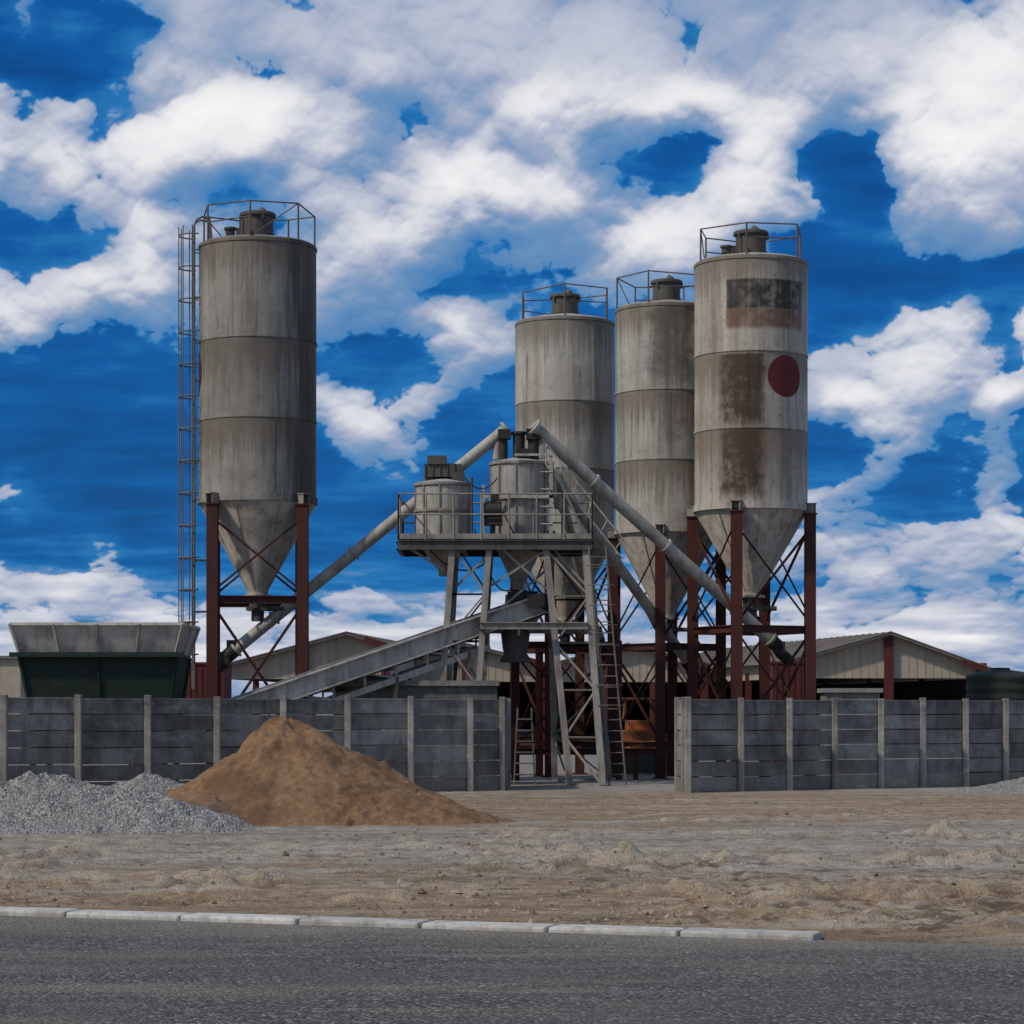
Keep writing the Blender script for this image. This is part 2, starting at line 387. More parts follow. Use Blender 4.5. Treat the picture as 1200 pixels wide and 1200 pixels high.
# ---- piles
def pile(name,cx,cy,h,rxl,rxr,ry,mat,seed,rough,st=.035,extra=None,base=-.05,post=None):
    xs=np.arange(cx-rxl*1.25,cx+rxr*1.25,st); ys=np.arange(cy-ry*1.25,cy+ry*1.25,st)
    def zf(X,Y):
        dx=(X-cx); r=np.sqrt(np.where(dx<0,(dx/rxl),(dx/rxr))**2+((Y-cy)/ry)**2)
        a=np.arctan2((Y-cy)/ry,dx/rxr)
        r=r*(1+.13*fbm(np.cos(a)*2.5+5,np.sin(a)*2.5+5,4,seed))
        z=h*(1-np.sqrt(r*r+.0025)) ; z=np.where(r>.75, h*.25*np.maximum(1.12-r,0)**1.35/(.37**1.35), z)
        z=z+rough*fbm(X*2.2,Y*2.2,6,seed+3,.62)*np.clip(1.12-r,0,1)*1.6
        if post is not None: z=z+post(X,Y,r,a)
        if extra is not None: z=np.maximum(z,extra(X,Y))
        return z+base
    return grid_mesh(name,xs,ys,zf,mat,keep=lambda c:c[:,2]>base-.02)
sm,t=newmat('pile_sand')
f=t.noise(t.obj,9,6,.7); g=t.noise(t.obj,70,3,.6); st=t.noise(t.obj,1.1,6,.7)
sx=t.node('ShaderNodeSeparateXYZ'); t.put(sx.inputs[0],t.obj)
col=t.mix(t.smooth(f,.3,.7),(.25,.138,.068),(.37,.225,.122)); col=t.mix(t.math('MULTIPLY',t.smooth(st,.45,.62),.75),col,(.16,.085,.042))
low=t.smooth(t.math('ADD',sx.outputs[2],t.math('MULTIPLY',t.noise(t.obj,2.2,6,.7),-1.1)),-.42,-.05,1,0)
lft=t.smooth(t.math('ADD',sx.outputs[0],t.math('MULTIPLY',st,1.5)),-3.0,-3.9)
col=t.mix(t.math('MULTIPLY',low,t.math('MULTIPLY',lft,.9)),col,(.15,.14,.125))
col=t.mix(.5,col,t.ramp(g,[(.3,.55),(.7,1.1)]),'MULTIPLY')
finish(t,col,.95,t.math('ADD',f,t.math('MULTIPLY',g,.5)),1.0,.06,usetone=False)
def gully(X,Y,r,a):
    g=fbm(a*7,r*1.2,4,55,.6)*.12*np.clip(r*1.6,0,1)*np.clip(1.1-r,0,1)
    lumps=.18*np.maximum(fbm(X*5,Y*5,3,66,.6)-.1,0)*sstep(r,.15,.5)*(1-sstep(r,1.0,1.2))*sstep(fbm(X*.9,Y*.9,2,67),-.2,.4)
    ledge=.09*sstep(np.sin(r*9+2.2*fbm(a*2,r,3,5)),.2,.9)*(1-sstep(r,.5,1))
    return g+lumps+ledge
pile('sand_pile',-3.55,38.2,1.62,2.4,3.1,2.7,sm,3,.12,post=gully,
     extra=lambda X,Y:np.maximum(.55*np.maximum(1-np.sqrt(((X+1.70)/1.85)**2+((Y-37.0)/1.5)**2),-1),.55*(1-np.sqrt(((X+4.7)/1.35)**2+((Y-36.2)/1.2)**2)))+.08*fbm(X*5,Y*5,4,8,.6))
gvm,t=newmat('crushed_stone')
v=t.voro(t.obj,34,out='Color'); vs=t.node('ShaderNodeSeparateColor'); t.put(vs.inputs[0],v); d=t.voro(t.obj,34)
n=t.noise(t.obj,1.2,5,.6)
col=t.ramp(vs.outputs[0],[(0,(.12,.115,.108)),(.5,(.245,.235,.22)),(1,(.45,.435,.41))]); col=t.mix(t.math('MULTIPLY',t.smooth(n,.4,.7),.7),col,(.26,.245,.225))
col=t.mix(.55,col,t.ramp(t.noise(t.obj,16,5,.7),[(.3,.45),(.7,1.15)]),'MULTIPLY')
finish(t,col,.9,t.math('MULTIPLY',d,-1),1.0,.03,usetone=False)
pile('gravel_pile',-7.0,35.2,.86,3.2,3.0,2.1,gvm,13,.20,
     extra=lambda X,Y:.62*(1-np.sqrt(((X+5.4)/2.0)**2+((Y-34.7)/1.5)**2))+.12*fbm(X*4,Y*4,4,8))
pile('gravel_pile',-6.3,42.3,.62,2.4,2.2,1.4,gvm,23,.14)
pile('gravel_pile',10.9,49.5,.50,2.4,2.5,1.6,gvm,33,.08)
# scattered clods and stones : one object
mb=MB()
for i in range(3600):
    y=19+26*random.random()**1.3; x=random.uniform(-.22,.22)*y
    if random.random()>.2+.8*(1 if fbm(np.array([x*.4]),np.array([y*.3]),3,77)[0]>.05 else 0): continue
    if y<kerb_y(x)+.4: continue
    r=random.uniform(.010,.030)*(1.8 if random.random()<.06 else 1)
    z=float(ground_z(np.array([x]),np.array([y]))[0])+r*.3
    ph=random.random()*6
    vs=[(x+r*random.uniform(.7,1.3)*math.cos(ph+k*1.257),y+r*random.uniform(.7,1.2)*math.sin(ph+k*1.257),z-r*.3) for k in range(5)]
    vs+=[(x+random.uniform(-.3,.3)*r,y+random.uniform(-.3,.3)*r,z+r*random.uniform(.4,.8))]
    tn=random.choice([(1,.9,.8),(.6,.5,.42),(.45,.38,.32),(1.0,1.0,1.0)]); 
    mb.add(vs,[(k,(k+1)%5,5) for k in range(5)],tn)
mb.obj('scattered_stones','stone')

# ---------------------------------------------------------------- perimeter walls
def wall(pts,Ht,name):
    par=empty(name,(pts[0][0],pts[0][1],0)); pm=MB(); qm=MB()
    for i,p in enumerate(pts):
        pm.box((p[0]+random.uniform(-.01,.01),p[1]-.03,Ht/2-.1+.02+random.uniform(-.02,.015)),(.13,.17,Ht+.24),random.uniform(.75,1.15))
    for a,b in zip(pts[:-1],pts[1:]):
        dx,dy=b[0]-a[0],b[1]-a[1]; ln=math.hypot(dx,dy); an=math.atan2(dy,dx); nrow=6; hh=(Ht)/nrow
        bt=random.uniform(.82,1.18); dz=random.uniform(-.02,.012)
        for r in range(nrow+1):
            z=(r-.5)*hh+dz
            off=random.uniform(-.014,.014)
            tn=bt*random.uniform(.72,1.25)
            cx,cy=(a[0]+b[0])/2,(a[1]+b[1])/2
            qm.box((cx+math.sin(an)*-off,cy+math.cos(an)*off+.02,z),(ln-.02,.06+random.uniform(0,.012),hh-.020),tn,an+random.uniform(-.003,.003))
    o=qm.obj('panels','wall',par); bv=o.modifiers.new('b','BEVEL'); bv.width=.012; bv.segments=2
    o=pm.obj('posts','post',par); bv=o.modifiers.new('b','BEVEL'); bv.width=.015; bv.segments=2
    return par
def wl(u,u0,u1,d0,d1):
    A=at(u0,0,d0*K).xy; B=at(u1,0,d1*K).xy; t=(u-600)/F
    k=(A.x-t*A.y)/((A.x-B.x)-t*(A.y-B.y)); p=A+(B-A)*k; return (p.x,p.y)
us=[-180,-85,5,92,174,255,333,408,482,552,589]
pl=[wl(u,0,590,21.0,23.5) for u in us]
e=pl[-1]
wall(pl,1.94,'precast_concrete_wall')
wall([(e[0]+.02,e[1]+.15),(e[0]+.06,e[1]+1.5),(e[0]+.10,e[1]+2.9)],1.94,'precast_concrete_wall')
us=[806,868,925,978,1032,1081,1131,1178,1224,1269,1312]
pr=[wl(u,800,1200,22.6,24.9) for u in us]
wall(pr,1.92,'precast_concrete_wall')
e=pr[0]
wall([(e[0]-.06,e[1]+.15),(e[0]-.10,e[1]+1.5)],1.92,'precast_concrete_wall')

# ---------------------------------------------------------------- silos
def silo(cx,cy,mat,rot,beamz=3.5,conelow=4.4,disc=None,rail_rot=.4,ladder=False,cm='cone',vent2=True,scale=1.0,rails=7,rseed=0):
    par=empty('cement_silo',(cx,cy,0)); R=1.37; c=(cx,cy,0); rs=random.Random(rseed)
    mb=MB()
    mb.lathe(c,[(R,6.62),(R,8.44),(R,10.28),(R,12.50),(R-.01,12.56),(R-.08,12.60),(.3,12.80),(.0001,12.82)],96)
    sh=mb.obj('shell',mat,par,origin=(cx,cy,0))
    es=sh.modifiers.new('e','EDGE_SPLIT'); es.split_angle=math.radians(35)
    mb=MB()
    for z,h,o in ((6.60,.16,.035),(8.45,.05,.018),(10.29,.05,.018),(12.5,.06,.02)):
        mb.lathe(c,[(R-.01,z-h/2),(R+o,z-h/2),(R+o,z+h/2),(R-.01,z+h/2)],96,smooth=False)
    for k,(z0,z1) in enumerate(((6.7,8.42),(8.48,10.26),(10.32,12.46))):
        for j in range(3):
            a=rot+k*.7+j*2.1; p=(cx+(R+.002)*math.cos(a),cy+(R+.002)*math.sin(a)); 
            mb.beam((p[0],p[1],z0),(p[0],p[1],z1),.014,.012)
    mb.obj('seam_bands',mat,par,origin=(cx,cy,0))
    mb=MB()
    mb.lathe(c,[(R-.02,6.52),(R*.985,6.50),(.24,conelow),(.24,conelow-.10)],72)
    for k in range(8):
        a=rot+.4+k*math.pi/4
        mb.beam((cx+(R-.03)*math.cos(a),cy+(R-.03)*math.sin(a),6.46),(cx+.25*math.cos(a),cy+.25*math.sin(a),conelow+.02),.016,.02)
    mb.lathe(c,[(.2,conelow-.1),(.34,conelow-.1),(.34,conelow-.16),(.2,conelow-.16)],32,smooth=False)
    mb.obj('discharge_cone',cm,par)
    mb=MB(); z=conelow-.16
    mb.tube((cx,cy,z),(cx,cy,z-.22),.2,20); mb.box((cx,cy,z-.26),(.5,.42,.09)); mb.tube((cx,cy,z-.3),(cx,cy,z-.55),.15,16)
    mb.tube((cx+.2,cy-.05,z-.26),(cx+.62,cy-.05,z-.26),.06,10); mb.box((cx-.05,cy-.2,z-.1),(.12,.14,.3))
    mb.obj('outlet_valve','dgrey',par)
    mb=MB(); LR=1.46; legs=[]
    for k in range(4):
        a=rot+k*math.pi/2; x,y=cx+LR*math.cos(a),cy+LR*math.sin(a); legs.append((x,y))
        mb.hbeam((x,y,0),(x,y,6.42),.26,.26,.03); mb.box((x,y,.02),(.42,.42,.05))
        mb.box((x,y,6.44),(.32,.32,.03))
    mb.obj('legs','red',par)
    mb=MB()
    for k in range(4):
        a=rot+k*math.pi/2; x,y=cx+(LR-.0)*math.cos(a),cy+(LR-.0)*math.sin(a)
        for s_ in (-.1,.1): mb.box((x-s_*math.sin(a),y+s_*math.cos(a),6.57),(.24,.02,.22),rot=a)
        mb.box((x+.02*math.cos(a),y+.02*math.sin(a),6.69),(.26,.26,.02),rot=a)
    mb.obj('leg_brackets','grey',par)
    mb=MB()
    for k in range(4):
        p,q=legs[k],legs[(k+1)%4]
        mb.hbeam((*p,beamz),(*q,beamz),.14,.18,.02); mb.hbeam((*p,.9),(*q,.9),.1,.12,.015)
        n=Vector((p[0]+q[0]-2*cx,p[1]+q[1]-2*cy,0)).normalized()*.05
        for za,zb in ((beamz-.15,1.05),(beamz+.15,6.1)):
            mb.angle(Vector((*p,za))+n,Vector((*q,zb))+n,.05); mb.angle(Vector((*p,zb))-n,Vector((*q,za))-n,.05)
    mb.obj('bracing','red',par)
    mb=MB()
    mb.lathe((cx,cy,0),[(.37,12.70),(.37,13.26),(.43,13.26),(.43,13.32),(.40,13.35),(.0001,13.40)],36,smooth=False)
    mb.lathe((cx,cy,0),[(.40,12.80),(.40,12.85)],36,smooth=False)
    for k in range(3):
        a=rot+k*2.1; mb.box((cx+.40*math.cos(a),cy+.40*math.sin(a),13.21),(.08,.05,.16),rot=a)
    mb.tube((cx+.1,cy+.1,13.38),(cx+.16,cy+.1,13.46),.12,12)
    if vent2:
        mb.tube((cx-.62,cy-.2,12.65),(cx-.62,cy-.2,12.92),.11,14); mb.tube((cx-.62,cy-.2,12.92),(cx-.62,cy-.2,12.97),.15,14)
        mb.box((cx-.42,cy+.3,12.9),(.22,.22,.3)); mb.tube((cx-.3,cy-.5,12.65),(cx-.3,cy-.5,13.1),.04,8)
    mb.obj('roof_filter','dgrey',par)
    mb=MB(); n=rails; rr=R-.03
    P=[(cx+rr*math.cos(rail_rot+2*math.pi*k/n),cy+rr*math.sin(rail_rot+2*math.pi*k/n)) for k in range(n)]
    tops_=[13.38+rs.uniform(-.08,.08) for k in range(n)]
    for k in range(n):
        p,q=P[k],P[(k+1)%n]
        mb.tube((*p,12.5),(*p,tops_[k]),.022,6)
        mb.tube((*p,tops_[k]),(*q,tops_[(k+1)%n]),.018,6)
        if k%3==1: mb.tube((*p,12.98),(*q,13.02),.016,6)
        if k%3==2: mb.tube((*p,12.55),(*q,tops_[(k+1)%n]),.014,6)
    mb.obj('roof_handrail','railred',par)
    if disc:
        ax,az,dr=disc; mb=MB(); vs=[];fs=[]; nr,ns=8,48
        for i in range(nr+1):
            for j in range(ns):
                s=dr*i/nr*math.cos(2*math.pi*j/ns); zz=az+dr*i/nr*math.sin(2*math.pi*j/ns); a=ax+s/R
                vs.append((cx+(R+.005)*math.cos(a),cy+(R+.005)*math.sin(a),zz))
        for i in range(nr):
            for j in range(ns): k=(j+1)%ns; fs.append((i*ns+j,(i+1)*ns+j,(i+1)*ns+k,i*ns+k))
        mb.add(vs,fs,smooth=True); mb.obj('painted_disc','disc',par)
    if ladder:
        mb=MB(); a=math.radians(193); ux,uy=math.cos(a),math.sin(a); tx,ty_=-uy,ux; LO=R+.13; ZT=12.95
        tip=lambda s,z,e=0:(cx+ux*(LO+e)+tx*s,cy+uy*(LO+e)+ty_*s,z)
        for s in (-.2,.2):
            mb.tube(tip(s,2.2),tip(s,ZT),.025,6)
            pts=[tip(s,ZT),tip(s,ZT+.14,-.05),tip(s,ZT+.22,-.17),tip(s,ZT+.2,-.35),tip(s,12.55,-.42)]
            for p_,q_ in zip(pts[:-1],pts[1:]): mb.tube(p_,q_,.025,6)
        z=2.3
        while z<ZT: mb.tube(tip(-.2,z),tip(.2,z),.014,5); z+=.3
        hc=(cx+ux*(LO),cy+uy*(LO)); z=3.0; hoops=[-80,-40,0,40,80]; hr=.34
        while z<ZT+.1:
            mb.ring(hc,hr,z,.018,14,a-math.radians(105),a+math.radians(105),5); z+=.75
        for h in hoops:
            b=a+math.radians(h); mb.tube((hc[0]+hr*math.cos(b),hc[1]+hr*math.sin(b),3.0),(hc[0]+hr*math.cos(b),hc[1]+hr*math.sin(b),ZT),.014,5)
        for z in (4,5.2,6.6,7.5,8.45,9.4,10.3,11.3,12.4): 
            rad_=-.14 if z>6.5 else -.55
            for s in (-.2,.2): mb.tube(tip(s,z,rad_),tip(s,z),.015,5)
        mb.obj('caged_ladder','rail',par)
    par.scale=(scale,)*3
    return par
brown=(.062,.040,.024); blk=(.028,.025,.022)
mL=silo_mat('silo_paint_weathered_shaded',(.30,.282,.248),(.165,.152,.128),[(-1.1,.5,8.5,10.2,(.13,.115,.095),.5,.25)],right_shade=.9,seed=1)
mA=silo_mat('silo_paint_pale',(.46,.44,.39),(.30,.28,.24),[],seed=2)
mB=silo_mat('silo_paint_grimy',(.43,.405,.355),(.24,.225,.19),[(-.55,.6,10.3,12.4,(.08,.075,.065),.85,.2),(-.3,.6,8.6,10.2,(.10,.09,.075),.6,.2)],seed=3)
mC=silo_mat('silo_paint_rust_stained',(.50,.46,.40),(.29,.255,.21),
  [(-.70,1.15,11.25,11.98,blk,.97,.02),(-.70,1.15,10.8,11.27,(.13,.07,.04),.9,.03),(-.86,.18,8.42,10.2,brown,1.0,.11),(-.84,.18,6.72,8.40,brown,1.0,.11),(.2,1.3,6.8,8.4,(.22,.18,.135),.55,.2),(-1.3,-.8,7.0,12.3,(.2,.16,.12),.5,.15)],seed=4,rust=.85)
YL,YC,YB,YA=57.2,59.4,61.6,63.7
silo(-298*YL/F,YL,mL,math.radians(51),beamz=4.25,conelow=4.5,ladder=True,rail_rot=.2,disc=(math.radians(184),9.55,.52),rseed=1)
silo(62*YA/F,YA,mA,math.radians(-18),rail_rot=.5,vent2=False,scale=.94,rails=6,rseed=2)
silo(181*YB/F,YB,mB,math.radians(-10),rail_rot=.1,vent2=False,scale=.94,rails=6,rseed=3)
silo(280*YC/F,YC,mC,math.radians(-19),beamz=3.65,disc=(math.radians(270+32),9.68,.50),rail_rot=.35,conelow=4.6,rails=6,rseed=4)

# ---------------------------------------------------------------- screw conveyors
def screw(p,q,r=.14):
    p=Vector(p);q=Vector(q);d=(q-p).normalized(); par=empty('screw_conveyor',p)
    mb=MB(); mb.tube(p,q,r,20); L=(q-p).length; k=1.2
    while k<L: mb.tube(p+d*(k-.03),p+d*(k+.03),r+.04,20); k+=2.4
    mb.tube(p,p+d*.06,r+.06,20); mb.tube(q-d*.06,q,r+.06,20)
    mb.tube(q-d*.3,q-d*.3+Vector((0,0,-.55)),.11,14)
    mb.obj('tube','lgrey',par)
    mb=MB(); mb.tube(p,p-d*.25,.17,14); mb.box(p-d*.3,(.26,.3,.3)); mb.tube(p-d*.3+Vector((0,0,-.1)),p-d*.72+Vector((0,0,-.1)),.14,16)
    mb.box(p-d*.1+Vector((0,0,.2)),(.2,.26,.2)); mb.obj('drive_motor','black',par)
    return par
screw(at(275,762,YL),T_(594,502,26.5))
screw(at(903,750,YC),T_(625,500,26.0),.15)
screw(at(803,772,YB-.4),T_(640,545,26.8),.13)
screw(at(700,745,YA-.5),T_(652,560,27.0),.11)

# ---------------------------------------------------------------- batching plant
bp=empty('concrete_batching_tower',(0,TY,0))
DZ=5.60; x0,x1,y0,y1=-2.60,1.83,ty(24.8),ty(27.3)
mb=MB()
mb.box(((x0+x1)/2,(y0+y1)/2,DZ+.02),(x1-x0-.02,y1-y0-.02,.04))
for y in (y0,y1): mb.hbeam((x0,y,DZ-.12),(x1,y,DZ-.12),.12,.22,.02)
for x in (x0,-1.1,-.05,.75,x1): mb.hbeam((x,y0+.07,DZ-.13),(x,y1-.07,DZ-.13),.1,.18,.02)
mb.obj('deck','dgrey',bp)
mb=MB()
def rail(mb,p,q,n,h=1.05):
    p=Vector(p);q=Vector(q)
    for i in range(n+1):
        a=p.lerp(q,i/n); mb.tube(a,a+Vector((0,0,h)),.022,6)
    for z in (h,h*.55): mb.tube(p+Vector((0,0,z)),q+Vector((0,0,z)),.02,6)
    mb.beam(p+Vector((0,0,.08)),q+Vector((0,0,.08)),.01,.12)
rail(mb,(x0,y0,DZ),(x1,y0,DZ),7); rail(mb,(x0,y0,DZ),(x0,y1,DZ),3); rail(mb,(x1,y0,DZ),(x1,y1,DZ),3); rail(mb,(x0,y1,DZ),(x1,y1,DZ),7)
mb.obj('handrails','grey',bp)
def vessel(cx,cy,r,ztop,zb,zc,name,dome=.12):
    mb=MB(); c=(cx,cy,0)
    mb.lathe(c,[(.12,zc-.12),(.12,zc),(r,zb),(r,ztop),(r*.98,ztop+.02),(.15,ztop+dome),(.0001,ztop+dome)],40)
    o=mb.obj(name,'lgrey',bp,origin=c); es=o.modifiers.new('e','EDGE_SPLIT'); es.split_angle=math.radians(30)
    mb=MB()
    for z in (zb,ztop-.03,(zb+ztop)/2): mb.lathe(c,[(r,z-.03),(r+.04,z-.03),(r+.04,z+.03),(r,z+.03)],40,smooth=False)
    for k in range(10):
        a=k*.628+.2; p=(cx+(r+.015)*math.cos(a),cy+(r+.015)*math.sin(a)); mb.beam((*p,zb),(*p,ztop-.03),.03,.04)
    mb.obj(name+'_ribs','grey',bp)
c1=T_(520,600,26.0); c2=T_(608,600,26.1)
vessel(c1.x,c1.y,.66,6.98,5.7,4.95,'cement_weigh_hopper')
vessel(c2.x,c2.y,.66,7.48,5.75,4.6,'main_weigh_hopper')
mb=MB()
mb.box((c1.x-.02,c1.y,7.28),(.85,.5,.30)); mb.box((c1.x-.15,c1.y-.1,7.52),(.45,.4,.2)); mb.tube((c1.x-.3,c1.y,7.3),(c1.x-.3,c1.y,7.0),.16,14)
mb.tube((c1.x+.15,c1.y,7.1),(c1.x+.15,c1.y,7.45),.13,14); mb.box((c1.x+.35,c1.y-.3,7.12),(.3,.25,.2))
mb.tube((c1.x+.66,c1.y-.5,5.6),(c1.x+.66,c1.y-.5,7.1),.03,8)
for k in range(6): mb.box((c1.x-.42+k*.17,c1.y-.26,7.28),(.02,.04,.3))
mb.obj('dust_filter','dgrey',bp)
mb=MB()
mb.tube((c2.x,c2.y,7.6),(c2.x,c2.y,8.15),.14,16); mb.tube((c2.x,c2.y,8.15),(c2.x,c2.y,8.21),.18,16)
mb.tube((c2.x-.36,c2.y,7.5),(c2.x-.36,c2.y,8.1),.10,14); mb.tube((c2.x+.34,c2.y,7.5),(c2.x+.34,c2.y,8.05),.13,14)
mb.box((c2.x-.34,c2.y,8.15),(.3,.34,.22)); mb.box((c2.x+.34,c2.y,8.15),(.34,.34,.24)); mb.box((c2.x+.1,c2.y-.3,7.68),(.3,.22,.2))
mp_=T_(578,598,25.0)
mb.tube(mp_-Vector((.22,0,0)),mp_+Vector((.2,0,0)),.19,16)
mb.box(mp_+Vector((0,.05,-.25)),(.42,.36,.18)); mb.box(mp_+Vector((.04,0,.3)),(.2,.2,.16)); mb.beam(T_(578,603,25),T_(578,632,25),.1)
mb.box((c2.x,c2.y,4.45),(.4,.4,.12)); mb.tube((c2.x,c2.y,4.42),(c2.x,c2.y,4.15),.16,16); mb.box((c2.x+.3,c2.y-.1,4.42),(.3,.12,.12))
mb.obj('drives_and_valves','black',bp)
mb=MB()
for dx in (-.78,.78):
    for dy in (-.75,.75):
        mb.angle((c2.x+dx,c2.y+dy,DZ),(c2.x+dx,c2.y+dy,7.65 if dx>0 else 6.9),.08)
for dy in (-.75,.75):
    mb.beam((c2.x+.78,c2.y+dy,7.6),(c2.x-.1,c2.y+dy,7.6),.05); mb.angle((c2.x+.78,c2.y+dy,6.6),(c2.x-.78,c2.y+dy,6.6),.07)
mb.angle((c2.x+.78,c2.y-.75,7.3),(c2.x+1.55,c2.y-.75,DZ),.05)
for z in (6.0,6.4,6.8,7.2): mb.tube((c2.x+.78,c2.y-.75,z),(c2.x+.5,c2.y-.75,z),.02,6)
mb.tube(T_(640,520,25.6),T_(745,650,25.6),.022,6); mb.tube(T_(640,545,25.6),T_(730,655,25.6),.022,6)
for k in range(6): mb.tube(T_(640+k*18,520+k*22.3,25.6),T_(640+k*16,545+k*20,25.6),.018,6)
mb.obj('hopper_frame','lgrey',bp)
mb=MB()
tops=[T_(686,645,24.9),T_(640,645,24.9),T_(645,650,27.2),T_(690,650,27.2)]
feet=[G(706,23.9),G(668,24.6),G(650,28.3),G(714,28.3)]
for p,q in zip(tops,feet): mb.hbeam(p,q,.15,.15,.02)
def lattice(mb,a,b,c,d,n,w=.04):
    for i in range(n):
        p0=a.lerp(b,i/n);p1=a.lerp(b,(i+1)/n);q0=c.lerp(d,i/n);q1=c.lerp(d,(i+1)/n)
        mb.angle(p0,q1,w) if i%2 else mb.angle(q0,p1,w)
        mb.angle(p1,q1,w)
        mb.angle(p0,q0,w)
lattice(mb,tops[0],feet[0],tops[1],feet[1],5); lattice(mb,tops[0],feet[0],tops[3],feet[3],5); lattice(mb,tops[1],feet[1],tops[2],feet[2],5); lattice(mb,tops[3],feet[3],tops[2],feet[2],5)
t2=[T_(573,642,24.9),T_(530,642,24.9),T_(535,642,27.2),T_(575,642,27.2)]
f2=[G(552,24.6),G(510,24.6),G(520,28),G(560,28)]
for p,q in zip(t2,f2): mb.hbeam(p,q,.14,.14,.02)
lattice(mb,t2[0],f2[0],t2[1],f2[1],5); lattice(mb,t2[1],f2[1],t2[2],f2[2],5); lattice(mb,t2[3],f2[3],t2[2],f2[2],5); lattice(mb,t2[0],f2[0],t2[3],f2[3],5)
z=3.62; ya,yb=ty(24.45),ty(27.4)
mb.hbeam((-.72,ya,z),(1.72,ya,z),.12,.16,.02); mb.hbeam((-.72,yb,z),(1.9,yb,z),.12,.16,.02)
for x in (-.7,.45,1.6): mb.hbeam((x,ya+.08,z-.01),(x,yb-.07,z-.01),.1,.14,.02)
for a,b in ((T_(520,668,25),T_(476,640,24.9)),(T_(522,700,25),T_(572,650,24.9)),(T_(570,690,25),T_(640,645,24.9)),(T_(640,690,25),T_(590,645,24.9)),(T_(560,735,25),T_(650,660,25.4)),(T_(690,690,25),T_(650,645,25))): mb.beam(a,b,.05)
mb.obj('support_frame','grey',bp)
cc=T_(604,750,25.8); mb=MB()
mb.lathe((cc.x,cc.y,0),[(.20,3.9),(.20,3.62),(.34,3.50),(.30,3.15),(.27,3.02),(.36,2.88),(.36,2.82)],32)
mb.obj('discharge_chute','dgrey',bp)
mb=MB()
for u,d in ((604,28.5),(632,32)): mb.hbeam(G(u,d),G(u,d)+Vector((0,0,3.4)),.2,.2,.02)
U1=lambda z:Vector((0,0,z))
mb.hbeam(G(604,28.5)+U1(3.3),G(723,28.5)+U1(3.3),.12,.16,.02); mb.hbeam(G(604,28.5)+U1(.7),G(790,28.5)+U1(.7),.12,.16,.02)
mb.hbeam(G(725,28.5),G(725,28.5)+U1(3.4),.16,.16,.02); mb.hbeam(G(745,28.5),G(745,28.5)+U1(.7),.12,.12,.02)
mb.angle(G(604,28.5)+U1(.8),G(723,28.5)+U1(3.2),.05); mb.angle(G(604,28.5)+U1(3.2),G(723,28.5)+U1(.8),.05)
mb.obj('rear_columns','red',bp)
mb=MB()
la,lb=T_(700,640,24.6),G(724,24.2)
for s in (-.19,.19): mb.tube(la+Vector((s,0,0)),lb+Vector((s,0,0)),.022,6)
for i in range(1,22): p=la.lerp(lb,i/22); mb.tube(p-Vector((.19,0,0)),p+Vector((.19,0,0)),.014,5)
for i in range(1,9):
    p=la.lerp(lb,i/12); mb.ring((p.x,p.y-.12),.3,p.z,.012,12,math.radians(180),math.radians(360),5)
mb.obj('access_ladder','rail',bp)
mb=MB()
def hose(mb,p,q,sag,r=.018,n=14):
    pts=[p.lerp(q,i/n)-Vector((0,0,sag*4*(i/n)*(1-i/n))) for i in range(n+1)]
    for a,b in zip(pts[:-1],pts[1:]): mb.tube(a,b,r,6)
hose(mb,T_(545,560,25.3),T_(583,560,25.3),.25); hose(mb,T_(556,620,24.9),T_(600,690,25.2),.5); hose(mb,T_(590,600,25.1),T_(640,640,25.1),.4)
hose(mb,T_(640,560,25.4),T_(690,640,25.0),.3); hose(mb,T_(500,640,25.2),T_(575,655,25.2),.4); hose(mb,T_(620,690,25.4),T_(690,730,25.0),.35)
mb.obj('cables_and_hoses','black',bp)

# belt conveyor
bc=empty('belt_conveyor',T_(450,780,24.5))
A=T_(285,822,23.6); B=T_(634,702,26.0); A=A+(A-B)*.35
d=(B-A).normalized(); nrm=Vector((d.y,-d.x,0)).normalized(); W=.45
mb=MB()
up=Vector((0,0,1))
for s in (-W,W): mb.beam(A+nrm*s-up*.08,B+nrm*s-up*.08,.03,.42,1.15)
mb.beam(A+nrm*(W+.05)+up*.14,B+nrm*(W+.05)+up*.14,.14,.035,1.4)
mb.beam(A+nrm*(W+.05)-up*.30,B+nrm*(W+.05)-up*.30,.14,.035,1.1)
L_=(B-A).length
k=.6
while k<L_: mb.beam(A+d*k+nrm*(W+.025)-up*.26,A+d*k+nrm*(W+.025)+up*.11,.03,.03); k+=1.5
mb.obj('side_panels','lgrey',bc)
mb=MB(); mb.beam(A+up*.10,B+up*.10,.8,.02); mb.beam(A-up*.36,B-up*.36,.75,.02)
mb.obj('belt','rubber',bc)
mb=MB(); 
for s in (-W,W): mb.beam(A+nrm*s-up*.66,B+nrm*s-d*1.5-up*.66,.06,.14)
n=13
for i in range(n):
    p=A.lerp(B,i/n); q=A.lerp(B,(i+1)/n)
    for s in (-W,W):
        mb.angle(p+nrm*s-up*.3,p+nrm*s-up*.62,.05)
        if i<n-2 and i%2: mb.angle(p+nrm*s-up*.3,q+nrm*s-up*.62,.04)
    mb.tube(p-nrm*.4-up*.4,p+nrm*.4-up*.4,.05,8)
mb.obj('truss','lgrey',bc)
mb=MB()
for f_ in (.42,.62,.8):
    p=A.lerp(B,f_)
    for s in (-W,W): mb.beam(p+nrm*s-up*.6,Vector(((p+nrm*s).x-.25,(p+nrm*s).y,0)),.09)
    mb.beam(p+nrm*W-up*1.3,p-nrm*W-up*1.3,.06)
mb.obj('trestles','dgrey',bc)
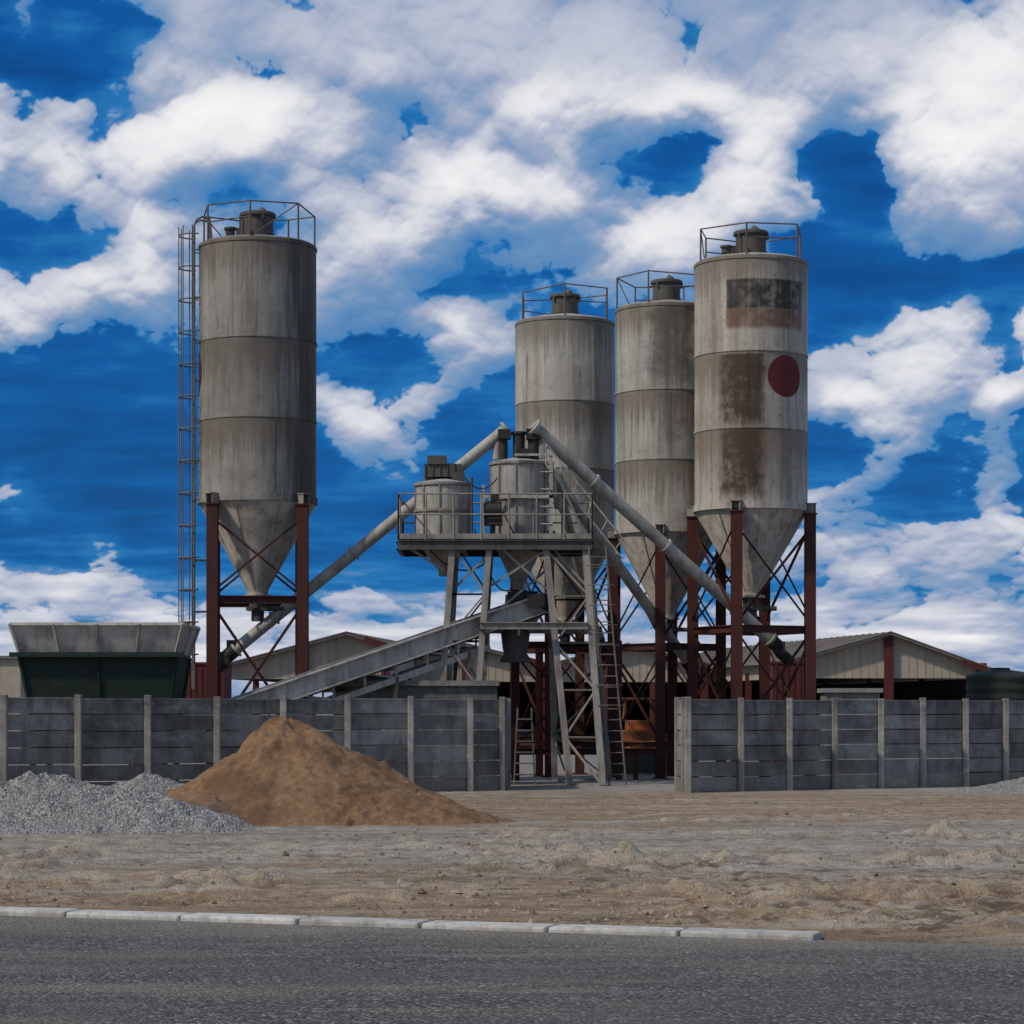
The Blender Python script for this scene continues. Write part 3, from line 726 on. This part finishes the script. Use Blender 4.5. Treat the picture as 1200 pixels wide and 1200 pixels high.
mb=MB(); mb.tube(B-nrm*.5-up*.1,B+nrm*.5-up*.1,.2,24); mb.box(B+d*-.35+nrm*.55+up*.05,(.4,.35,.3)); mb.box(B-d*.6+up*.22,(.5,.7,.25),1.5)
mb.obj('head_drum','black',bc)
mb=MB()
ho=B+Vector((.02,0,-.05)); mb.lathe((ho.x-.35,ho.y,0),[(.5,ho.z+.15),(.52,ho.z-.2),(.25,ho.z-.45),(.22,ho.z-.6)],28)
mb.obj('head_chute','grey',bc)

cb=empty('concrete_loading_ramp',T_(490,806,24.6)); mb=MB()
p=T_(393,795,24.6); q=T_(585,797,24.6)
mb.box(((p.x+q.x)/2,p.y+.6,q.z-.07),(q.x-p.x,1.4,.12)); mb.box(((p.x+q.x)/2+.1,p.y+.6,(q.z-.13)/2),(q.x-p.x-.3,1.2,q.z-.13),.6)
mb.box(((p.x+q.x)/2-1.2,p.y+.4,q.z+.04),(1.0,.5,.1),.9)
mb.obj('ramp','slab',cb)
cb=empty('concrete_tank_block',at(1000,812,57.2)); mb=MB()
p=at(965,808,57.2); q=at(1035,806,57.2); mb.box(((p.x+q.x)/2,p.y+.6,q.z-.06),(q.x-p.x,1.2,.1),1.3); mb.box(((p.x+q.x)/2,p.y+.6,(q.z-.115)/2),(q.x-p.x-.14,1.05,q.z-.115)); mb.obj('block','slab',cb)

# ---------------------------------------------------------------- aggregate bin
D=51.9; s=D/F
ab=empty('aggregate_hopper',at(113,780,D))
def tray(zt,zb,xt0,xt1,xb0,xb1,yt0,yt1,yb0,yb1,mat,name,th=.05,ribs=True):
    mb=MB()
    T=[Vector((xt0,yt0,zt)),Vector((xt1,yt0,zt)),Vector((xt1,yt1,zt)),Vector((xt0,yt1,zt))]
    Bq=[Vector((xb0,yb0,zb)),Vector((xb1,yb0,zb)),Vector((xb1,yb1,zb)),Vector((xb0,yb1,zb))]
    c=sum(T,Vector())/4
    def inn(v): 
        w=v.copy(); w.x+=th*(1 if v.x<c.x else -1); w.y+=th*(1 if v.y<c.y else -1); return w
    vs=T+Bq+[inn(v) for v in T]+[inn(v) for v in Bq]
    fs=[]
    for i in range(4):
        j=(i+1)%4; fs+= [(4+i,4+j,j,i),(8+i,8+j,12+j,12+i),(i,j,8+j,8+i)]
    fs.append((7,6,5,4)); mb.add(vs,fs,1.2 if ribs else 1.0)
    for i in range(4):
        j=(i+1)%4; mb.beam(T[i],T[j],.06,.06,1.5)
        n=int((T[j]-T[i]).length/(.9 if ribs else 1.6))
        for k in range(n+1): 
            o=Vector(((0,-.03,0),(.03,0,0),(0,.03,0),(-.03,0,0))[i]); mb.beam(T[i].lerp(T[j],k/n)+o,Bq[i].lerp(Bq[j],k/n)+o,.04,.04)
    return mb.obj(name,mat,ab)
zt=EYE+(835-731)*s; zm=EYE+(835-768)*s
tray(zt,zm,-588*s,-386*s,-578*s,-397*s,D,D+2.6,D+.25,D+2.3,'lgrey','upper_bin')
tray(zm-.01,.75,-579*s,-395*s,-560*s,-412*s,D+.2,D+2.35,D+.6,D+2.0,'green','lower_bin',ribs=False)
mb=MB()
for x in (-565*s,-410*s):
    for y in (D+.35,D+2.2): mb.beam((x,y,0),(x,y,1.6),.12)
mb.beam((-590*s,D+.1,zm+.02),(-385*s,D+.1,zm+.02),.1,.1)
mb.obj('legs','green',ab)

# ---------------------------------------------------------------- sheds
def shed(apex,el,er,dep,shift,name='warehouse',panel_z=2.95,bays=2):
    sh=empty(name,(apex[0],dep,0)); S=Vector(shift)
    Ap=Vector((apex[0],dep,apex[1])); L=Vector((el[0],dep,el[1])); R=Vector((er[0],dep,er[1]))
    mb=MB(); th=Vector((0,0,.1)); ov=-S.normalized()*.4
    for a,b in ((L,Ap),(Ap,R)):
        e=(b-a).normalized()*.35
        a2=a-(e if a==L else Vector()); b2=b+(e if b==R else Vector())
        vs=[a2+ov,b2+ov,b2+S,a2+S]; vs=vs+[v+th for v in vs]
        mb.add(vs,[(0,1,2,3),(7,6,5,4),(0,4,5,1),(1,5,6,2),(2,6,7,3),(3,7,4,0)])
        for k in range(int(S.length/.8)):
            o=ov.lerp(S,k/int(S.length/.8)); mb.beam(a2+o+th*1.1,b2+o+th*1.1,.06,.04,.85)
    mb.obj('roof','roof',sh)
    mb=MB(); zl=panel_z; t=Vector((0,.08,0))
    vs=[Vector((L.x,dep,zl)),Vector((R.x,dep,zl)),R,Ap,L]; vs2=[v+t for v in vs]
    mb.add(vs+vs2,[(0,1,2,3,4),(9,8,7,6,5),(0,5,6,1)])
    n=int((R.x-L.x)/.3)
    for k in range(1,n):
        x=L.x+(R.x-L.x)*k/n; ztop=(L.z+(Ap.z-L.z)*(x-L.x)/(Ap.x-L.x)) if x<Ap.x else (R.z+(Ap.z-R.z)*(R.x-x)/(R.x-Ap.x))
        mb.beam((x,dep-.01,zl),(x,dep-.01,ztop-.02),.03,.012,.96)
    vs=[Vector((L.x,dep,zl)),L,L+S,Vector((L.x+S.x,dep+S.y,zl))]; mb.add(vs,[(0,1,2,3)])
    vs=[Vector((R.x,dep,zl)),R,R+S,Vector((R.x+S.x,dep+S.y,zl))]; mb.add(vs,[(3,2,1,0)])
    mb.obj('gable_cladding','beige',sh)
    mb=MB()
    for k in range(bays+1):
        x=L.x+(R.x-L.x)*k/bays
        zt=zl if k not in (0,bays) else L.z-.1
        if k==bays//2 and bays>1: zt=Ap.z-.12
        mb.beam((x,dep-.12,0),(x,dep-.12,zt),.34,.16)
    for k in range(1,4):
        p=S*(k/4); mb.beam((L.x+p.x,dep+p.y,0),(L.x+p.x,dep+p.y,zl+.3),.24)
        mb.beam((R.x+p.x,dep+p.y,0),(R.x+p.x,dep+p.y,zl+.3),.24)
    mb.beam((R.x+.1,dep-.46,R.z-.02),(R.x-.8,dep-.46,R.z+.26),.05,.22)
    mb.obj('columns','shedred',sh)
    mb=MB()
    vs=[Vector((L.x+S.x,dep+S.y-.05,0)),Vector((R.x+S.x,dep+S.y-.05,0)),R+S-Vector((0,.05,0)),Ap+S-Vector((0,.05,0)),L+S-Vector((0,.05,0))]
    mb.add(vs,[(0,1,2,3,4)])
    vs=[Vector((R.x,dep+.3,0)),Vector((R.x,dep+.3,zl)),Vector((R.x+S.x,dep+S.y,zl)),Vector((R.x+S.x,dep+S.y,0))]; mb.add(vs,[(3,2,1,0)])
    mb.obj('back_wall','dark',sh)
    mb=MB()
    for k in range(5):
        x=L.x+(R.x-L.x)*(.08+.2*k)
        for j in range(random.randint(3,8)):
            mb.box((x+random.uniform(-.05,.05),dep+2,.10+j*.19),(random.uniform(1.0,1.3),1.0,.14),random.uniform(.5,1.4))
    mb.obj('stored_pallets','dgrey',sh)
    return sh
def xz(u,v,d): p=at(u,v,d); return (p.x,p.z)
d=92.4; shed(xz(1040,744,d),xz(932,774,d),xz(1150,784,d),d,(-4.6,26,0))
d=94.6; shed(xz(408,744,d),xz(262,783,d),xz(452,757,d),d,(2.5,24,0),bays=2)
d=103;  shed(xz(545,757,d),xz(452,778,d),xz(640,780,d),d,(0,24,0))
d=104;  shed(xz(735,757,d),xz(648,780,d),xz(825,780,d),d,(0,24,0),bays=3)
mb=MB(); o=empty('boundary_building',at(0,790,88)); p=at(-60,772,88); q=at(24,772,88)
mb.box(((p.x+q.x)/2,89,p.z/2),(q.x-p.x,2,p.z)); mb.obj('walls','beige',o)
mb=MB(); mb.box(((p.x+q.x)/2,89,p.z+.06),(q.x-p.x+.3,2.3,.1)); mb.obj('roof','roof',o)
for u0,u1,v,d in ((205,262,779,84),(905,948,778,81)):
    o=empty('site_container',at((u0+u1)/2,800,d)); mb=MB(); p=at(u0,v,d);q=at(u1,v,d)
    mb.box(((p.x+q.x)/2,d+1.2,p.z/2),(q.x-p.x,2.4,p.z))
    k=p.x+.1
    while k<q.x: mb.beam((k,d-.015,.1),(k,d-.015,p.z-.1),.08,.03,.85); k+=.2
    mb.box(((p.x+q.x)/2,d+1.2,p.z+.05),(q.x-p.x+.1,2.5,.08)); mb.obj('shell','shedred',o)

# water tank
c=at(1172,800,62.7); o=empty('water_tank',c); mb=MB(); zt=EYE+(835-785)*62.7/F
prof=[(.85,0)]; z=.1
while z<zt-.25: prof+=[(.85,z),(.875,z+.05),(.875,z+.13),(.85,z+.18)]; z+=.26
prof+=[(.83,zt-.18),(.7,zt-.07),(.25,zt),(.25,zt+.05),(.0001,zt+.06)]
mb.lathe((c.x,c.y,0),prof,48); mb.lathe((c.x+1.9,c.y+.4,0),prof,48); mb.obj('tank_body','tank',o)

# ---------------------------------------------------------------- loader in the yard
c=at(750,HOR,66.0); ld=empty('wheel_loader',(c.x,c.y,0))
mb=MB(); mb.box((c.x,c.y,.95),(1.0,1.9,.45)); mb.box((c.x+.05,c.y+.1,1.3),(.85,1.1,.28)); mb.box((c.x,c.y-1.05,.72),(1.1,.25,.35)); 
for s_ in (-.42,.42):
    for dy in (-.25,.6): mb.beam((c.x+s_,c.y+dy,1.4),(c.x+s_*.9,c.y+dy,2.0),.06)
mb.box((c.x,c.y+.18,2.02),(.98,1.1,.07)); 
for s_ in (-.35,.35): mb.beam((c.x+s_,c.y-.6,1.0),(c.x+s_,c.y-1.7,.45),.12)
b=mb.obj('body_and_cab','orange',ld); bv=b.modifiers.new('b','BEVEL'); bv.width=.03
mb=MB(); mb.box((c.x,c.y-1.85,.3),(1.4,.08,.5)); mb.box((c.x,c.y-1.6,.1),(1.4,.5,.06)); 
for s_ in (-.7,.7): mb.box((c.x+s_,c.y-1.65,.28),(.04,.45,.4))
mb.obj('bucket','dgrey',ld)
mb=MB()
for s_ in (-.55,.55):
    for dy in (-.7,.75): mb.tube((c.x+s_-.14,c.y+dy,.42),(c.x+s_+.14,c.y+dy,.42),.42,24)
mb.obj('wheels','rubber',ld)
sl=empty('step_ladder',G(612,24.3)); mb=MB(); a=G(602,24.3); b=G(627,24.3); h=Vector((0,0,1.75))
for p in (a,b):
    m=p.lerp(a.lerp(b,.5),.35); mb.beam(p,m+h,.035); mb.beam(p+Vector((0,.7,0)),m+h+Vector((0,.05,0)),.03)
for i in range(1,7):
    k=i/7; mb.box(a.lerp(b,.5)+Vector((0,0,1.75*k)),((b-a).length*(1-.33*k),.09,.03))
mb.obj('frame','rail',sl)

# ---------------------------------------------------------------- sky
SUN_EL=46; az=math.radians(-122); el=math.radians(SUN_EL)
sd=Vector((math.sin(az)*math.cos(el),math.cos(az)*math.cos(el),math.sin(el)))
w=bpy.data.worlds.new('World'); scene.world=w; w.use_nodes=True; t=NT(w.node_tree)
bg=t.n['Background']; bg.inputs['Strength'].default_value=.1
sky=t.node('ShaderNodeTexSky',sky_type='NISHITA'); sky.sun_disc=False; sky.sun_elevation=el; sky.sun_rotation=az
t.put(bg.inputs['Color'],sky.outputs[0])
# cloud layer: a dome whose glow (cloud light) and clearness (how much sky shows through) come from noise fields
rows="""
322466666666666666666678
113676667666666667667788
464798865688877887868988
687887866568885248833899
685753565689785478832889
224764457754667876332667
457865567643556655421123
765555555675433454433673
121122233456453333346754
211112267554333333478668
111222225532233333324534
631112233321122222354236
111122222122222333565557
566533333223334444556564
555555566545555555566666
667666666666666666666666
""".split()
T=np.array([[int(c) for c in r] for r in rows],float)/9.0
T=np.concatenate([T[3:4]*.0+.6,T],0)
def sample_T(U,V):
    c=U/50-.5; r=(V+50)/50-.5
    P=2*23; c=np.abs(np.mod(c,P)); c=np.where(c>23,P-c,c)
    r=np.clip(r,0,16)
    def cub(t): return t*t*(3-2*t)
    c0=np.floor(c).astype(int); r0=np.floor(r).astype(int); c1=np.minimum(c0+1,23); r1=np.minimum(r0+1,16)
    fc=c-c0; fr=r-r0; fc=.5*fc+.5*cub(fc); fr=.5*fr+.5*cub(fr)
    return (T[r0,c0]*(1-fc)+T[r0,c1]*fc)*(1-fr)+(T[r1,c0]*(1-fc)+T[r1,c1]*fc)*fr
def grow(a,st,end,g=1.1):
    o=[];p=a;s=st
    while p<end: s*=g; p+=s; o.append(min(p,end))
    return o
ST=.00038
fa=list(np.arange(-.216,.2161,ST)); ra=grow(fa[-1],ST,math.pi,1.08); azs=np.array([-v for v in ra[::-1]]+fa+ra)
fe=list(np.arange(-.002,.290,ST)); re=grow(fe[-1],ST,1.56,1.08); els=np.array([-.06,-.02]+fe+re)
AZ,EL=np.meshgrid(azs,els)
Am=np.where(np.abs(AZ)>math.pi/2,math.pi-np.abs(AZ),np.abs(AZ))*np.sign(AZ)
U=600+F*np.where(np.abs(Am)<.6,np.tan(np.clip(Am,-.6,.6)),(np.abs(Am)-.6)*1.2*np.sign(Am)+np.tan(.6)*np.sign(Am))
V=HOR-F*np.tan(np.clip(EL,-.1,.9))/np.cos(np.clip(Am,-.6,.6))
E=np.maximum((HOR-V)/1300,0); N1=U/130.0; N2=np.log(E+.25)*10*.82
vis=(np.abs(AZ)<.2)&(EL>.02)&(EL<.28)
def nrmz(a): return (a-a[vis].mean())/a[vis].std()
w1=pf(N1,N2,6,101,.52); w2=pf(N1+31,N2+17,6,111,.52)
v1=pf(N1*2.6,N2*2.6,5,77,.55); v2=pf(N1*2.6+9,N2*2.6,5,87,.55)
Tw=sample_T(U+50*w1+18*v1,V+38*w2+16*v2)
X1=N1+.15*w1+.07*v1; X2=N2+.15*w2+.07*v2
cz=[]
for i,(f,g) in enumerate(((1.1,1.3),(2.2,.85),(4.4,.52),(8.8,.32),(17.6,.20),(34.,.12))):
    c,sn=math.cos(i*.9),math.sin(i*.9); cz.append(g*domes((X1*c-X2*sn)*f+i*5.3,(X1*sn+X2*c)*f+i*9.1,500+i*7))
puff=nrmz(sum(cz)+.55*pf(X1*1.6,X2*1.6,5,201,.5)+.16*pf(X1*9,X2*9,4,231,.6))
big=nrmz(pf(X1*1.1+5,X2*1.1,6,301,.5))
H=Tw+.070*puff+.030*big
low=sstep(E,.02,.20)
cov=sstep(H,.445,.515)
def blur(a,n):
    for ax in (0,1):
        c=np.cumsum(np.pad(a,[(n+1,n) if k==ax else (0,0) for k in (0,1)],mode='edge'),axis=ax)
        sl1=[slice(None)]*2; sl2=[slice(None)]*2; sl1[ax]=slice(2*n+1,None); sl2[ax]=slice(None,-(2*n+1))
        a=(c[tuple(sl1)]-c[tuple(sl2)])/(2*n+1)
    return a
Hs0=np.clip(H,.38,2)+.085*puff
relief=0
for n,g in ((1,.45),(3,.65),(8,.95),(18,1.3),(36,1.6),(60,1.2)):
    Hs=blur(Hs0,n); sh=max(2,int(n*1.4))
    upv=np.roll(Hs,-sh,0); lf=np.roll(Hs,sh//2,1)
    r_=(Hs-upv)+.4*(Hs-lf); relief=relief+g*r_/r_[vis&(cov>.3)].std()
relief=relief/relief[vis&(cov>.3)].std()
relief=np.tanh(relief*.6)/.6
soft=1-.55*(1-sstep(V+30*w1,45,125)); soft=np.where((U>1080)|(U<120),1.0,soft)
soft=blur(soft,25)
Bc=.585+.80*(Tw-.64)+.175*relief*soft+.015*puff*soft
Bc=np.where(Bc>.8,.8+(Bc-.8)*.62,Bc)
Bc=np.where(Bc<.5,.5-(.5-Bc)*.55,Bc)
wisps=nrmz(pf(N1*.6,N2*2.4,6,401,.6))
Bs=.03+.42*np.clip(Tw,0,.75)+.045*wisps+.02*big+.06*relief*np.clip(Tw*2,0,1)
B=Bs*(1-cov)+np.maximum(Bc,Bs)*cov
B=B*(.5+.5*low)+(1-low)*(.30+.08*wisps+.03*relief)
B=np.clip(B,0,1)
k=np.array([0,.15,.30,.45,.60,.75,.88,1.0])
cr=np.array([.0015,.003,.020,.15,.36,.57,.80,.93]); cg=np.array([.042,.080,.165,.285,.42,.60,.80,.93]); cb_=np.array([.20,.31,.44,.50,.57,.69,.83,.94])
glow=np.stack([np.interp(B,k,c) for c in (cr,cg,cb_)],-1)
cl=1-sstep(B,.0,.55)
clear=cl[...,None]*np.array([.02,.08,.12])
Dx=np.cos(EL)*np.sin(AZ); Dy=np.cos(EL)*np.cos(AZ); Dz=np.sin(EL)
sunw=sstep(Dx*sd.x+Dy*sd.y+Dz*sd.z,math.cos(.42),math.cos(.25))[...,None]
clear=clear*(1-sunw)+sunw; glow=glow*(1-sunw)
R_=6500.
V3=np.stack([Dx*R_,Dy*R_,Dz*R_],-1).reshape(-1,3)
m=bpy.data.materials.new('sky_clouds'); m.use_nodes=True; t=NT(m.node_tree); t.n.clear()
ga=t.node('ShaderNodeAttribute',attribute_name='glow'); ca=t.node('ShaderNodeAttribute',attribute_name='clear')
em=t.node('ShaderNodeEmission'); tr=t.node('ShaderNodeBsdfTransparent'); ad=t.node('ShaderNodeAddShader'); ou=t.node('ShaderNodeOutputMaterial')
t.put(em.inputs[0],ga.outputs['Color']); t.put(tr.inputs[0],ca.outputs['Color']); t.l.new(em.outputs[0],ad.inputs[0]); t.l.new(tr.outputs[0],ad.inputs[1]); t.l.new(ad.outputs[0],ou.inputs[0])
try: m.cycles.emission_sampling='NONE'
except Exception: pass
so_=quad_mesh('sky',V3,len(azs),len(els),m)
for nm,arr in (('glow',glow),('clear',clear)):
    at_=so_.data.attributes.new(nm,'FLOAT_COLOR','POINT')
    full=np.concatenate([arr.reshape(-1,3),np.ones((len(V3),1))],1); at_.data.foreach_set('color',full.ravel())

sun=bpy.data.lights.new('sun','SUN'); sun.energy=2.7; sun.angle=math.radians(2.5); sun.color=(1,.91,.79)
so=bpy.data.objects.new('sun',sun); scene.collection.objects.link(so); so.rotation_euler=(-sd).to_track_quat('-Z','Y').to_euler(); so.location=(0,0,40)

cam=bpy.data.cameras.new('camera'); co=bpy.data.objects.new('camera',cam); scene.collection.objects.link(co); scene.camera=co
co.location=(0,0,EYE); co.rotation_euler=(math.radians(90),0,0); cam.sensor_width=36; cam.lens=36*F/1200; cam.shift_y=(HOR-600)/1200
cam.clip_start=.1; cam.clip_end=20000
scene.view_settings.view_transform='Standard'; scene.view_settings.look='None'; scene.view_settings.exposure=0
